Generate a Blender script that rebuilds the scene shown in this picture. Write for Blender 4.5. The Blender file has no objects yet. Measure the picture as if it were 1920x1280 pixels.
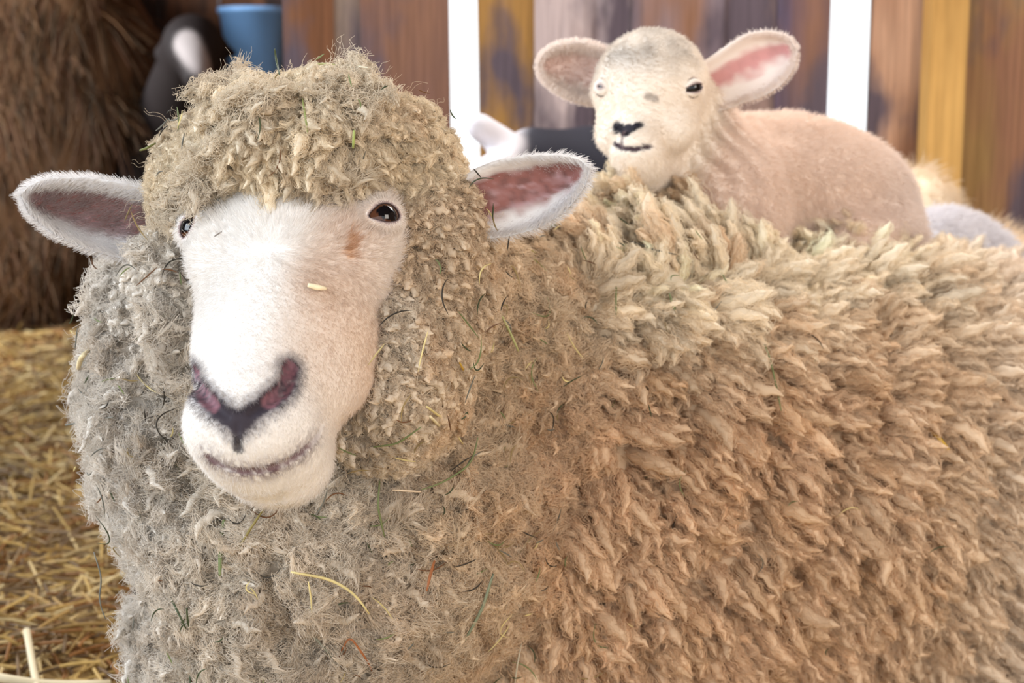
import bpy, math, random, os
import numpy as np
from mathutils import Vector
NOHAIR = False      # True builds the bodies without wool, for a quick look
random.seed(4)
rng = np.random.default_rng(11)
SC = bpy.context.scene
COL = SC.collection

# ------------------------------------------------------------------ camera
CAM = np.array([0.0, 0.0, 0.70]); PITCH = math.radians(9.0); FPX = 2667.0
FW = np.array([0, math.cos(PITCH), -math.sin(PITCH)])
UP = np.array([0, math.sin(PITCH), math.cos(PITCH)])
RT = np.array([1.0, 0, 0])
cam = bpy.data.cameras.new('camera'); co = bpy.data.objects.new('camera', cam); COL.objects.link(co)
co.location = CAM; co.rotation_euler = (math.pi/2 - PITCH, 0, 0)
cam.sensor_width = 36; cam.lens = 36*FPX/1920; cam.clip_start = 0.05; cam.clip_end = 100
cam.dof.use_dof = True; cam.dof.focus_distance = 1.23; cam.dof.aperture_fstop = 6.3
SC.camera = co

# ------------------------------------------------------------------ light
SC.view_settings.view_transform = 'Standard'; SC.view_settings.look = 'None'
SC.view_settings.gamma = 1; SC.view_settings.use_curve_mapping = False
SC.view_settings.exposure = 0.28
w = bpy.data.worlds.new('sky'); SC.world = w; w.use_nodes = True
w.node_tree.nodes['Background'].inputs[0].default_value = (0.93, 0.97, 1.0, 1)
w.node_tree.nodes['Background'].inputs[1].default_value = 1.45
def area(name, loc, target, sx, sy, power, col):
    l = bpy.data.lights.new(name, 'AREA'); l.shape = 'RECTANGLE'; l.size = sx; l.size_y = sy
    l.energy = power; l.color = col
    o = bpy.data.objects.new(name, l); COL.objects.link(o); o.location = loc
    d = Vector(target) - Vector(loc); o.rotation_euler = d.to_track_quat('-Z', 'Y').to_euler()
    return o
area('barn_door_daylight', (-2.4, 0.2, 1.7), (-0.1, 1.4, 0.5), 1.6, 1.8, 76, (0.84, 0.92, 1.0))
area('roof_light', (0.7, 2.65, 2.15), (0.5, 1.5, 0.5), 2.4, 0.7, 52, (1.0, 0.97, 0.93))
area('front_right_fill', (1.9, -0.6, 1.5), (0.6, 1.5, 0.4), 1.2, 1.2, 36, (1.0, 0.91, 0.82))  # added warm fill from the front right, lifts the flank fleece; no passage there

area('back_left_fill', (-3.4, 3.3, 1.9), (-1.0, 5.4, 0.8), 1.0, 1.0, 250, (0.9, 0.95, 1.0))  # added fill with no window behind it, brightens the bucket and bale corner

def P(px, py, d):
    return CAM + FW*d + RT*((px-960)/FPX*d) + UP*((640-py)/FPX*d)

# ------------------------------------------------------------------ helpers
def srgb(r, g, b):
    f = lambda c: (c/255/12.92) if c/255 <= .04045 else ((c/255+.055)/1.055)**2.4
    return np.array([f(r), f(g), f(b)])
def tag(o, label=None, cat=None, group=None, kind=None):
    if label: o['label'] = label
    if cat: o['category'] = cat
    if group: o['group'] = group
    if kind: o['kind'] = kind
    return o
def empty(name, loc):
    o = bpy.data.objects.new(name, None); COL.objects.link(o); o.location = loc; o.empty_display_size = .05
    return o
def mesh_obj(name, V, F, mat, parent=None, colors=None, smooth=True):
    me = bpy.data.meshes.new(name)
    V = np.asarray(V, dtype=np.float32)
    if isinstance(F, np.ndarray):
        n, k = F.shape
        me.vertices.add(len(V)); me.vertices.foreach_set('co', V.ravel())
        me.loops.add(n*k); me.loops.foreach_set('vertex_index', F.astype(np.int32).ravel())
        me.polygons.add(n); me.polygons.foreach_set('loop_start', np.arange(0, n*k, k, dtype=np.int32))
        me.update(calc_edges=True); me.validate()
    else:
        me.from_pydata([tuple(v) for v in V], [], F); me.update()
    if smooth:
        me.polygons.foreach_set('use_smooth', np.ones(len(me.polygons), dtype=bool))
    if colors is not None:
        a = me.attributes.new('col', 'FLOAT_COLOR', 'POINT')
        c = np.ones((len(V), 4), np.float32); c[:, :3] = colors
        a.data.foreach_set('color', c.ravel())
    if mat: me.materials.append(mat)
    o = bpy.data.objects.new(name, me); COL.objects.link(o)
    if parent is not None:
        o.parent = parent; o.matrix_parent_inverse = parent_inv(parent)
    return o
def parent_inv(p):
    from mathutils import Matrix
    m = Matrix.Translation(p.location) if p.parent is None else parent_inv(p.parent).inverted() @ p.matrix_basis
    return Matrix.Translation(-Vector(p.location)) if p.parent is None else Matrix.Identity(4)
def curves_obj(name, pts, rad, colors, mat, parent=None):
    """pts N,K,3 ; rad N,K ; colors N,3"""
    N, K, _ = pts.shape
    cu = bpy.data.hair_curves.new(name)
    cu.add_curves([K]*N)
    cu.points.foreach_set('position', pts.astype(np.float32).ravel())
    a = cu.attributes.get('radius') or cu.attributes.new('radius', 'FLOAT', 'POINT')
    a.data.foreach_set('value', rad.astype(np.float32).ravel())
    a = cu.attributes.new('col', 'FLOAT_COLOR', 'CURVE')
    c = np.ones((N, 4), np.float32); c[:, :3] = colors
    a.data.foreach_set('color', c.ravel())
    cu.materials.append(mat)
    o = bpy.data.objects.new(name, cu); COL.objects.link(o)
    if parent is not None:
        o.parent = parent; o.matrix_parent_inverse = parent_inv(parent)
    return o

# value noise
_T = np.random.default_rng(5).random(1 << 16).astype(np.float32)
def vnoise(p, s=1.0, seed=0):
    p = np.asarray(p)*s + 1000.0
    i = np.floor(p).astype(np.int64); f = (p-i).astype(np.float32); f = f*f*(3-2*f)
    def h(x, y, z): return _T[((x*73856093) ^ (y*19349663) ^ (z*83492791) ^ (seed*2654435)) & 65535]
    x, y, z = i[..., 0], i[..., 1], i[..., 2]; fx, fy, fz = f[..., 0], f[..., 1], f[..., 2]
    l = lambda a, b, t: a+(b-a)*t
    return l(l(l(h(x,y,z), h(x+1,y,z), fx), l(h(x,y+1,z), h(x+1,y+1,z), fx), fy),
             l(l(h(x,y,z+1), h(x+1,y,z+1), fx), l(h(x,y+1,z+1), h(x+1,y+1,z+1), fx), fy), fz)
def norm(v): return v/(np.linalg.norm(v, axis=-1, keepdims=True)+1e-9)
def sstep(a, b, x):
    t = np.clip((x-a)/(b-a), 0, 1); return t*t*(3-2*t)
def smin(a, b, k):
    h = np.maximum(k-np.abs(a-b), 0)/k
    return np.minimum(a, b)-h*h*k*0.25
def smax(a, b, k): return -smin(-a, -b, k)
def ell(p, c, r, R=None):
    q = p-np.asarray(c)
    if R is not None: q = q@np.asarray(R).T
    r = np.asarray(r)
    k0 = np.linalg.norm(q/r, axis=-1); k1 = np.linalg.norm(q/(r*r), axis=-1)+1e-9
    return k0*(k0-1)/k1
def cone(p, a, b, ra, rb):
    a = np.asarray(a, float); b = np.asarray(b, float)
    ab = b-a; t = np.clip(((p-a)@ab)/(ab@ab), 0, 1)
    return np.linalg.norm(p-a-t[..., None]*ab, axis=-1)-(ra+(rb-ra)*t)
def poly_dist(p, pts):
    d = np.full(p.shape[:-1], 1e9)
    for a, b in zip(pts[:-1], pts[1:]): d = np.minimum(d, cone(p, a, b, 0, 0))
    return d
def surface_net(fn, lo, hi, h, proj=2):
    lo = np.asarray(lo, float); n = np.ceil((np.asarray(hi)-lo)/h).astype(int)+1
    ax = [lo[i]+np.arange(n[i])*h for i in range(3)]
    S = np.empty(n, np.float32)
    Y, Z = np.meshgrid(ax[1], ax[2], indexing='ij')
    for i in range(n[0]):
        g = np.stack([np.full_like(Y, ax[0][i]), Y, Z], -1)
        S[i] = fn(g)
    ins = S < 0
    c = [slice(0, -1), slice(1, None)]
    cnt = np.zeros(n-1, np.int8)
    for a in c:
        for b in c:
            for d in c: cnt += ins[a, b, d]
    act = (cnt > 0) & (cnt < 8)
    idx = -np.ones(n-1, np.int64); ijk = np.argwhere(act); idx[act] = np.arange(len(ijk))
    V = np.zeros((len(ijk), 3)); W = np.zeros(len(ijk))
    cr = [(0,0,0),(1,0,0),(0,1,0),(1,1,0),(0,0,1),(1,0,1),(0,1,1),(1,1,1)]
    for a in range(8):
        for b in range(a+1, 8):
            if bin(a ^ b).count('1') != 1: continue
            A = ijk+cr[a]; B = ijk+cr[b]
            sa = S[A[:,0],A[:,1],A[:,2]]; sb = S[B[:,0],B[:,1],B[:,2]]
            m = (sa < 0) != (sb < 0)
            t = np.where(m, sa/(sa-sb+1e-12), 0)
            pt = np.array(cr[a])+(np.array(cr[b])-np.array(cr[a]))*t[:, None]
            V[m] += pt[m]; W[m] += 1
    V = lo+(ijk+V/W[:, None])*h
    F = []
    for axn in range(3):
        o1, o2 = [(1,2),(2,0),(0,1)][axn]
        s0 = [slice(None)]*3; s1 = [slice(None)]*3; s0[axn] = slice(0,-1); s1[axn] = slice(1,None)
        A = ins[tuple(s0)]; B = ins[tuple(s1)]
        e = np.argwhere(A != B)
        ok = (e[:,o1] > 0) & (e[:,o2] > 0) & (e[:,o1] < n[o1]-1) & (e[:,o2] < n[o2]-1); e = e[ok]
        flip = A[e[:,0],e[:,1],e[:,2]]
        d1 = np.zeros(3, int); d1[o1] = 1; d2 = np.zeros(3, int); d2[o2] = 1
        g = lambda q: idx[q[:,0],q[:,1],q[:,2]]
        q = np.stack([g(e-d1-d2), g(e-d2), g(e), g(e-d1)], 1)
        q[~flip] = q[~flip][:, ::-1]
        F.append(q)
    F = np.concatenate(F)
    for _ in range(proj):
        g = grad(fn, V, h*.4); V = V-np.clip(fn(V), -h, h)[:, None]*g
    return V, F
def grad(fn, p, e=.001):
    g = np.stack([fn(p+np.eye(3)[i]*e)-fn(p-np.eye(3)[i]*e) for i in range(3)], -1)
    return norm(g)
def trace(fn, px, py, d0=0.9, it=120):
    """where the sight line of the photo pixel meets a body"""
    px = np.atleast_1d(np.asarray(px, float)); py = np.atleast_1d(np.asarray(py, float))
    r = norm(FW+RT*((px-960)/FPX)[:, None]+UP*((640-py)/FPX)[:, None])
    t = np.full(len(px), d0)
    bt = t.copy(); bd = np.full(len(px), 9.)
    for _ in range(it):
        f = fn(CAM+r*t[:, None]); b = f < bd; bd[b] = f[b]; bt[b] = t[b]
        t = np.minimum(t+f*.7, 12.)
    q = CAM+r*bt[:, None]; miss = bd > .0008       # a sight line that just misses: nearest point of the surface
    if miss.any():
        for _ in range(3): q[miss] -= fn(q[miss])[:, None]*grad(fn, q[miss])
    return q
def sample(V, F, n, dens=None):
    """n points on quads, dens(p)-> keep probability"""
    T = np.concatenate([F[:, [0,1,2]], F[:, [0,2,3]]])
    a, b, c = V[T[:,0]], V[T[:,1]], V[T[:,2]]
    A = np.linalg.norm(np.cross(b-a, c-a), axis=1)*.5
    if dens is not None: A = A*np.clip(dens((a+b+c)/3), 0, None)
    cs = np.cumsum(A); i = np.searchsorted(cs, rng.random(n)*cs[-1]); i = np.minimum(i, len(T)-1)
    u = rng.random((n, 2)); f = u.sum(1) > 1; u[f] = 1-u[f]
    return a[i]+(b-a)[i]*u[:, :1]+(c-a)[i]*u[:, 1:]

# ------------------------------------------------------------------ materials
def mat(name, base=(.5,.5,.5), rough=.8, attr=None, spec=.3, sheen=0, trans=0, coat=0):
    m = bpy.data.materials.new(name); m.use_nodes = True; nt = m.node_tree
    b = nt.nodes['Principled BSDF']; b.inputs['Base Color'].default_value = (*base, 1)
    b.inputs['Roughness'].default_value = rough; b.inputs['Specular IOR Level'].default_value = spec
    b.inputs['Sheen Weight'].default_value = sheen; b.inputs['Coat Weight'].default_value = coat
    if attr:
        a = nt.nodes.new('ShaderNodeAttribute'); a.attribute_name = attr
        nt.links.new(a.outputs['Color'], b.inputs['Base Color'])
    return m
def hair_mat(name, rough=.75, tl=.25, var=.10):
    m = bpy.data.materials.new(name); m.use_nodes = True; nt = m.node_tree; N = nt.nodes
    for x in list(N): N.remove(x)
    out = N.new('ShaderNodeOutputMaterial'); a = N.new('ShaderNodeAttribute'); a.attribute_name = 'col'
    hi = N.new('ShaderNodeHairInfo')
    mr = N.new('ShaderNodeMapRange'); mr.inputs[3].default_value = 1-var; mr.inputs[4].default_value = 1+var
    nt.links.new(hi.outputs['Random'], mr.inputs[0])
    mx = N.new('ShaderNodeVectorMath'); mx.operation = 'SCALE'
    nt.links.new(a.outputs['Color'], mx.inputs[0]); nt.links.new(mr.outputs[0], mx.inputs['Scale'])
    d = N.new('ShaderNodeBsdfDiffuse'); t = N.new('ShaderNodeBsdfTranslucent'); ms = N.new('ShaderNodeMixShader')
    g = N.new('ShaderNodeBsdfPrincipled'); g.inputs['Roughness'].default_value = rough; g.inputs['Specular IOR Level'].default_value = .25
    nt.links.new(mx.outputs[0], g.inputs['Base Color']); nt.links.new(mx.outputs[0], t.inputs[0])
    ms.inputs[0].default_value = tl
    nt.links.new(g.outputs[0], ms.inputs[1]); nt.links.new(t.outputs[0], ms.inputs[2]); nt.links.new(ms.outputs[0], out.inputs[0])
    N.remove(d)
    return m
M_skin = mat('sheep_skin', rough=.75, attr='col', spec=.2)
M_wool = hair_mat('wool_fibre', var=.16)
M_fur = hair_mat('short_fur', rough=.6, tl=.3, var=.06)
M_eye = mat('eyeball', rough=.06, attr='col', spec=.45, coat=.0)
M_hay = hair_mat('hay_blade', rough=.6, tl=.2, var=.2)

#@SECTION ewe
# ------------------------------------------------------------------ the ewe: head frame
def cam_vec(x, y, z): return RT*x+UP*y-FW*z       # z towards the camera
class Frame:
    def __init__(s, o, f, l):
        s.o = np.asarray(o); s.f = norm(cam_vec(*f)); l = cam_vec(*l); s.l = norm(l-s.f*(l@s.f))
        d = np.cross(s.l, s.f); s.d = d if d@(-FW) > 0 else -d
        s.B = np.stack([s.l, s.f, s.d])
    def loc(s, p): return (p-s.o)@s.B.T
    def wor(s, q): return s.o+np.asarray(q)@s.B
H = Frame(P(524, 396, 1.22), (-.125, -.80, .60), (.95, .07, .24))

def head_raw(q):
    x, y, z = q[..., 0], q[..., 1], q[..., 2]
    qs = np.stack([np.abs(x), y, z], -1)
    s = ell(q, (0, -.045, -.075), (.086, .10, .085))
    s = smin(s, cone(q, (0, .0, -.062), (0, .165, -.052), .063, .047), .03)     # bridge
    s = smin(s, ell(q, (0, .190, -.054), (.053, .038, .042)), .03)               # nose end
    s = smin(s, ell(q, (0, .188, -.086), (.050, .040, .036)), .02)               # upper lip
    s = smin(s, cone(q, (0, .01, -.12), (0, .160, -.104), .056, .036), .03)      # jaw
    s = smin(s, ell(q, (0, .186, -.116), (.042, .034, .026)), .018)              # chin
    s = smin(s, ell(qs, (.072, -.002, -.036), (.027, .040, .027)), .03)          # brow and orbit
    s = smin(s, ell(qs, (.056, .065, -.080), (.028, .080, .045)), .04)           # cheek
    return s
def w_head_raw(p): return head_raw(H.loc(p))
# nostrils, mouth and philtrum found where the photo's sight lines meet the muzzle
def on_head(pts): return trace(w_head_raw, [a for a, b in pts], [b for a, b in pts])
NR = on_head([(546, 688), (538, 722), (505, 752), (470, 776), (446, 796)])
NL = on_head([(362, 694), (372, 728), (398, 758), (426, 780), (446, 796)])
PH = on_head([(446, 796), (446, 815), (447, 842)])
MO = on_head([(392, 858), (420, 876), (455, 884), (500, 880), (545, 862), (585, 830), (606, 792)])
def groove(p, pts, r): return poly_dist(p, pts)-r
def head(p):
    s = w_head_raw(p)
    near = s < .02
    if near.any():
        q = p[near]; v = s[near]
        for nn in (NR, NL):
            v = smax(v, -(np.minimum(cone(q, nn[0]+H.d*.0, nn[1], .0055, .0065), np.minimum(cone(q, nn[1], nn[2], .0065, .005), cone(q, nn[2], nn[3], .0045, .002)))), .004)
            a = (nn[0]+nn[1])*.5+H.d*.006-H.f*.004
        v = smax(v, -groove(q, PH, .0008), .003)
        v = smax(v, -groove(q, MO, .0024*sstep(.10, .05, np.linalg.norm(q-MO[2], axis=-1))), .003)
        s = s.copy(); s[near] = v
    return s
EYR = .0185
EYE = [q-(norm(grad(w_head_raw, q[None]))[0]*.6+FW*-.4)*EYR*k for q, k in zip(on_head([(351, 426), (714, 404)]), (.62, .72))]
# ------------------------------------------------------------------ the ewe: woolled masses
def E(p, px, py, d, rx, ry, rz): return ell(p, P(px, py, d), (rx, ry, rz))
def topknot(p):
    s = E(p, 572, 256, 1.285, .076, .080, .046)
    s = smin(s, E(p, 728, 304, 1.31, .058, .075, .050), .04)
    s = smin(s, E(p, 380, 338, 1.345, .044, .060, .042), .06)
    return s
def cheekwool(p):
    s = E(p, 362, 590, 1.385, .055, .09, .100)
    s = smin(s, E(p, 800, 500, 1.325, .056, .09, .105), .03)
    s = smin(s, E(p, 740, 670, 1.290, .064, .09, .095), .03)
    return s
def ruff(p):
    s = E(p, 408, 780, 1.45, .116, .14, .165)
    s = smin(s, E(p, 515, 1080, 1.42, .112, .15, .16), .06)
    s = smin(s, E(p, 720, 980, 1.45, .155, .14, .17), .06)
    s = smin(s, E(p, 560, 1400, 1.45, .14, .16, .18), .06)
    s = smin(s, E(p, 850, 700, 1.52, .145, .15, .165), .06)
    return s
def trunk(p):
    s = E(p, 1110, 690, 1.66, .185, .2, .185)
    s = smin(s, E(p, 1000, 1050, 1.66, .25, .22, .27), .10)
    s = smin(s, E(p, 1330, 900, 1.80, .33, .27, .275), .12)
    s = smin(s, E(p, 1600, 800, 1.86, .16, .16, .22), .12)
    s = smin(s, E(p, 1800, 960, 2.02, .40, .31, .33), .14)
    s = smin(s, E(p, 2250, 1000, 2.3, .36, .33, .34), .14)
    return s
def wool_raw(p):
    s = smin(ruff(p), trunk(p), .05)
    s = smin(s, cheekwool(p), .035)
    return smin(s, topknot(p), .02)
def bands(p):
    # parted ridges of fleece round the shoulder, following the neck
    c = P(820, 520, 1.45)
    d = np.linalg.norm((p-c)*np.array([1, .55, .75]), axis=-1)
    wv = d+.045*(vnoise(p, 7)-.5)+.02*(vnoise(p, 18, 3)-.5)
    r = np.abs(np.sin(wv*math.pi/.070))
    m = sstep(.12, .2, d)
    return m*(r**.6-.6)
def wool(p):
    s = wool_raw(p)
    near = np.abs(s) < .05
    if near.any():
        q = p[near]
        s = s.copy()
        s[near] -= .030*bands(q)+.012*(vnoise(q, 32, 1)-.5)+.012*(vnoise(q, 14, 2)-.5)+.006*(vnoise(q, 70, 4)-.5)
    return s
def ewe_sdf(p): return np.minimum(head(p), wool(p))

HV, HF = surface_net(head, H.o-np.array([.17,.2,.30]), H.o+np.array([.17,.2,.14]), .0022)
WV, WF = surface_net(wool, (-.62, .98, -.05), (1.75, 2.75, .86), .0085 if not NOHAIR else .012, proj=1)
WV2 = WV

WHITE = srgb(246, 243, 240); NOSE = srgb(58, 52, 60); PINK = srgb(142, 98, 108)
def face_color(p):
    q = H.loc(p); n = len(p)
    c = np.tile(WHITE, (n, 1))
    def blend(c, col, m): return c+(np.asarray(col)-c)*np.clip(m, 0, 1)[:, None]
    warm = sstep(.005, .06, q[:, 0])*sstep(.20, .10, q[:, 1])
    c = blend(c, srgb(226, 200, 176), .7*warm*(.35+.65*sstep(.02, .10, q[:, 1])))
    st = on_head([(655, 440), (640, 470), (610, 520)])
    c = blend(c, srgb(206, 172, 140), .45*sstep(.045, .01, poly_dist(p, st)))
    c = blend(c, srgb(186, 132, 82), .75*sstep(.010, .002, poly_dist(p, on_head([(660, 445), (655, 470)]))+.006*(vnoise(p, 300)-.5)))
    nz = .004*(vnoise(p, 220)-.5)+.0022*(vnoise(p, 700)-.5)
    dn = np.minimum(poly_dist(p, NR), poly_dist(p, NL))+nz
    c = blend(c, srgb(120, 112, 116), .7*sstep(.019, .008, dn))
    c = blend(c, NOSE, sstep(.0102, .0055, dn))
    ins = np.minimum(poly_dist(p, NR[:3]), poly_dist(p, NL[:3]))
    c = blend(c, PINK, .92*sstep(.0082, .0040, ins+.003*(vnoise(p, 350, 4)-.5)))
    dp = poly_dist(p, PH)+nz
    c = blend(c, NOSE, .9*sstep(.005, .0015, dp-.005*sstep(.004, .018, .020-np.linalg.norm(p-PH[0], axis=1))))
    dm = poly_dist(p, MO)+nz
    mc = sstep(.085, .045, np.linalg.norm(p-MO[2], axis=1))
    c = blend(c, srgb(150, 138, 142), .6*mc*sstep(.020, .004, dm)*(vnoise(p, 500, 9) > .4))
    c = blend(c, srgb(112, 84, 90), .92*sstep(.0056, .0024, dm)*sstep(.075, .045, np.linalg.norm(p-MO[2], axis=1)))
    return c
ewe = empty('sheep', (0.45, 1.65, 0.0))
tag(ewe, 'large cream woolly ewe lying in front, white face to the viewer, lamb on her back', 'sheep')
def wool_tint(p):
    """own colour of the fleece: grey cream on the ruff, tan on the shoulder, cream along the back"""
    x = p[:, 0]; n1 = vnoise(p, 9, 7); n2 = vnoise(p, 30, 8)
    c = np.tile(srgb(214, 192, 164), (len(p), 1))
    bl = lambda c, col, m: c+(np.asarray(col)-c)*np.clip(m, 0, 1)[:, None]
    top = sstep(.40, .54, p[:, 2]+.05*(n1-.5))*sstep(.03, .12, x)
    c = bl(c, srgb(240, 225, 200), top)
    c = bl(c, srgb(212, 173, 138), .7*sstep(.50, .38, p[:, 2])*sstep(-.05, .08, x)*sstep(.65, .3, x))
    c = bl(c, srgb(222, 208, 196), sstep(.45, .8, x))
    c = bl(c, srgb(206, 196, 182), sstep(-.02, -.16, x))                  # ruff
    c = bl(c, srgb(212, 206, 198), sstep(-.26, -.36, x))
    tk = sstep(.03, .0, topknot(p))
    c = bl(c, srgb(216, 200, 174), tk)
    ck = sstep(.02, .0, E(p, 775, 500, 1.325, .072, .09, .105))*(1-tk)
    c = bl(c, srgb(202, 180, 154), ck)
    c = bl(c, srgb(196, 158, 120), .5*sstep(.55, .8, n2)*sstep(-.2, .0, x)*sstep(.9, .3, x))
    c = bl(c, srgb(150, 134, 116), .45*sstep(.62, .85, vnoise(p, 45, 12))*sstep(.1, -.1, x))
    return np.clip((c*(.93+.14*n1[:, None]))**np.array([.76, .80, .84]), 0, .9)
Vall = np.concatenate([HV, WV]); Fall = np.concatenate([HF, WF+len(HV)])
ewe_body = mesh_obj('body', Vall, Fall, M_skin, ewe, np.concatenate([face_color(HV), wool_tint(WV)*.8]))

# eyes and lids
def ball(c, r, axis, iris, nm, parent, up, psx=.70, psy=.46, ir=.80):
    axis = norm(axis); s = norm(np.cross(up, axis)); u = np.cross(axis, s)
    nu, nv = 48, 40; V = []; C = []
    for j in range(nv+1):
        th = math.pi*j/nv
        for i in range(nu):
            ph = 2*math.pi*i/nu
            a, b = math.sin(th)*math.cos(ph), math.sin(th)*math.sin(ph)
            k = r*(1+.05*max(0, 1-(th/.6)**2))
            V.append(c+k*(axis*math.cos(th)+s*a+u*b))
            e = (a/psx)**2+(b/psy)**2
            C.append(srgb(12, 12, 16) if e < .6 else (srgb(*iris) if math.hypot(a, b) < ir and th < 1.5 else (srgb(40, 28, 24) if math.hypot(a, b) < ir+.08 else srgb(150, 110, 96))))
    F = [(j*nu+i, j*nu+(i+1) % nu, (j+1)*nu+(i+1) % nu, (j+1)*nu+i) for j in range(nv) for i in range(nu)]
    return mesh_obj(nm, V, F, M_eye, parent, np.array(C))
def eyelid(c, r, axis, up, a, b, tilt, parent, base, rim=(40, 32, 36), outer=1.25, th=.0022, nose_side=1):
    """skin round the eye: a shell on the ball with an almond opening"""
    axis = norm(axis); s = norm(np.cross(up, axis)); u = np.cross(axis, s)
    nu, nv = 72, 14; V = []; C = []
    for j in range(nv+1):
        t = j/nv
        for i in range(nu):
            ph = 2*math.pi*i/nu
            cx, sy = math.cos(ph), math.sin(ph)
            # almond: pointed corners
            ex = a*math.copysign(abs(cx)**.9, cx); ey = b*math.copysign(abs(sy)**1.25, sy)*(1.0 if sy > 0 else .8)
            if cx*nose_side > .7: ex *= 1.22; ey *= .8
            ex, ey = ex*math.cos(tilt)-ey*math.sin(tilt), ex*math.sin(tilt)+ey*math.cos(tilt)
            th0 = math.hypot(ex, ey); d = (ex/th0, ey/th0)
            th1 = th0+(outer-th0)*t
            rr = r+th*(.25+math.sin(min(t*3, 1)*math.pi/2)) - .006*max(0, t-.45)
            V.append(c+rr*(axis*math.cos(th1)+(s*d[0]+u*d[1])*math.sin(th1)))
            C.append(srgb(*rim)*(1-sstep(.02, .10, t))+(srgb(168, 148, 146)*(1-sstep(.08, .35, t))+base*sstep(.08, .35, t))*sstep(.02, .10, t))
    V2 = [c+(v-c)*(1-(th*1.2)/np.linalg.norm(v-c)) for v in V[:nu]]
    n0 = len(V); V += V2; C += C[:nu]
    F = [(j*nu+i, (j+1)*nu+i, (j+1)*nu+(i+1) % nu, j*nu+(i+1) % nu) for j in range(nv) for i in range(nu)]
    F += [(n0+i, i, (i+1) % nu, n0+(i+1) % nu) for i in range(nu)]
    return mesh_obj('eyelid', V, F, M_skin, parent, np.array(C))
LIDS = []
for sx, c in zip((-1, 1), EYE):
    ax = norm(H.l*sx*.78+H.d*.58+H.f*.12+(RT*(-.1) if sx > 0 else RT*.55-FW*.3))
    up = -H.f*.9+H.d*.3
    e = ball(c, EYR, ax, (84, 52, 36), 'eye', ewe, up)
    LIDS.append(eyelid(c, EYR, ax, up, (.76 if sx > 0 else .60), (.50 if sx > 0 else .36), (.30 if sx > 0 else 1.15), ewe, face_color(c[None]+H.d*.02)[0], nose_side=(-1 if sx > 0 else 1)))

# ears
def ear_mesh(name, up_rim, lo_rim, dbase, dtip, cup, parent, inner, edge, thick=.006, rimw=.16, mott_amt=.6, lowband=.3):
    """closed cupped shell between an upper and a lower rim; cup = hollow depth in metres"""
    n = 40; m = 22
    def res(pts):
        pts = np.array(pts, float); d = np.r_[0, np.cumsum(np.linalg.norm(np.diff(pts, axis=0), axis=1))]
        t = np.linspace(0, d[-1], n+1); return np.stack([np.interp(t, d, pts[:, k]) for k in (0, 1)], 1)
    U, L = res(up_rim), res(lo_rim)
    for A in (U, L):
        for _ in range(3): A[1:-1] = (A[:-2]+2*A[1:-1]+A[2:])/4
    V = []; C = []; meta = []
    for side in (0, 1):
        for i in range(n+1):
            t = i/n; d = dbase+(dtip-dbase)*t
            for j in range(m+1):
                v = j/m; pt = U[i]*(1-v)+L[i]*v
                wdt = np.linalg.norm(U[i]-L[i])*d/FPX
                h = 4*v*(1-v)
                hol = min(cup, wdt*.5)*(h**.8)*(.25+.75*math.sin(math.pi*min(1, (1-t)*1.1+.12)*.9))
                roll = .006*(math.exp(-((v-.07)/.06)**2))*(1-t*.5)
                dd = d+hol-roll if side == 0 else d+hol+thick*(h**.5)*1.0+.002*min(1, h*4)
                V.append(P(pt[0], pt[1], dd))
                k = sstep(rimw*.7, rimw*1.3, v)*sstep(1-lowband*1.3, 1-lowband*.7, 1-v if False else 1.0)*sstep(lowband*.6, lowband*1.3, 1-v)*sstep(.04, .16, 1-t) if side == 0 else 0
                C.append((k, t, v))
    V = np.array(V); C = np.array(C); k = C[:, 0]+.9*(vnoise(V, 130)-.5)*(C[:, 0] > .05)*(C[:, 0] < .95)
    k = np.clip(k, 0, 1)[:, None]
    mott = sstep(.4, .8, vnoise(V, 190, 5))[:, None]*mott_amt
    inn = np.asarray(inner)*(1-mott)+srgb(104, 78, 76)*mott
    mo2 = sstep(.45, .85, vnoise(V*np.array([.5, 1, 1.4]), 240, 6)*.7+.3*C[:, 2])[:, None]*mott_amt
    inn = inn*(1-mo2)+srgb(206, 176, 182)*mo2
    col = np.asarray(edge)*(1-k)+inn*k
    W = m+1; o = (n+1)*W; F = []
    for i in range(n):
        for j in range(m):
            a, b, c, d = i*W+j, (i+1)*W+j, (i+1)*W+j+1, i*W+j+1
            F.append((a, b, c, d)); F.append((o+d, o+c, o+b, o+a))
        F.append((i*W, o+i*W, o+(i+1)*W, (i+1)*W)); F.append(((i+1)*W+m, o+(i+1)*W+m, o+i*W+m, i*W+m))
    for j in range(m):
        F.append((j, j+1, o+j+1, o+j)); F.append((n*W+j+1, n*W+j, o+n*W+j, o+n*W+j+1))
    ob = mesh_obj(name, V, np.array(F), M_skin, parent, col)
    return ob, V, np.array(F), C, col
INP = srgb(150, 102, 97); EDG = srgb(238, 236, 236)
ears = []
ears.append(ear_mesh('ear', [(318, 380), (285, 355), (240, 343), (160, 331), (90, 333), (55, 345), (38, 366)],
    [(300, 470), (270, 485), (225, 484), (165, 468), (100, 440), (52, 402), (38, 366)], 1.325, 1.30, .022, ewe, INP, EDG))
ears.append(ear_mesh('ear', [(850, 345), (885, 318), (930, 300), (990, 290), (1050, 289), (1090, 297), (1108, 318)],
    [(880, 440), (905, 449), (950, 444), (1010, 428), (1060, 398), (1095, 355), (1108, 318)], 1.285, 1.26, .022, ewe, INP, EDG))

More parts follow.
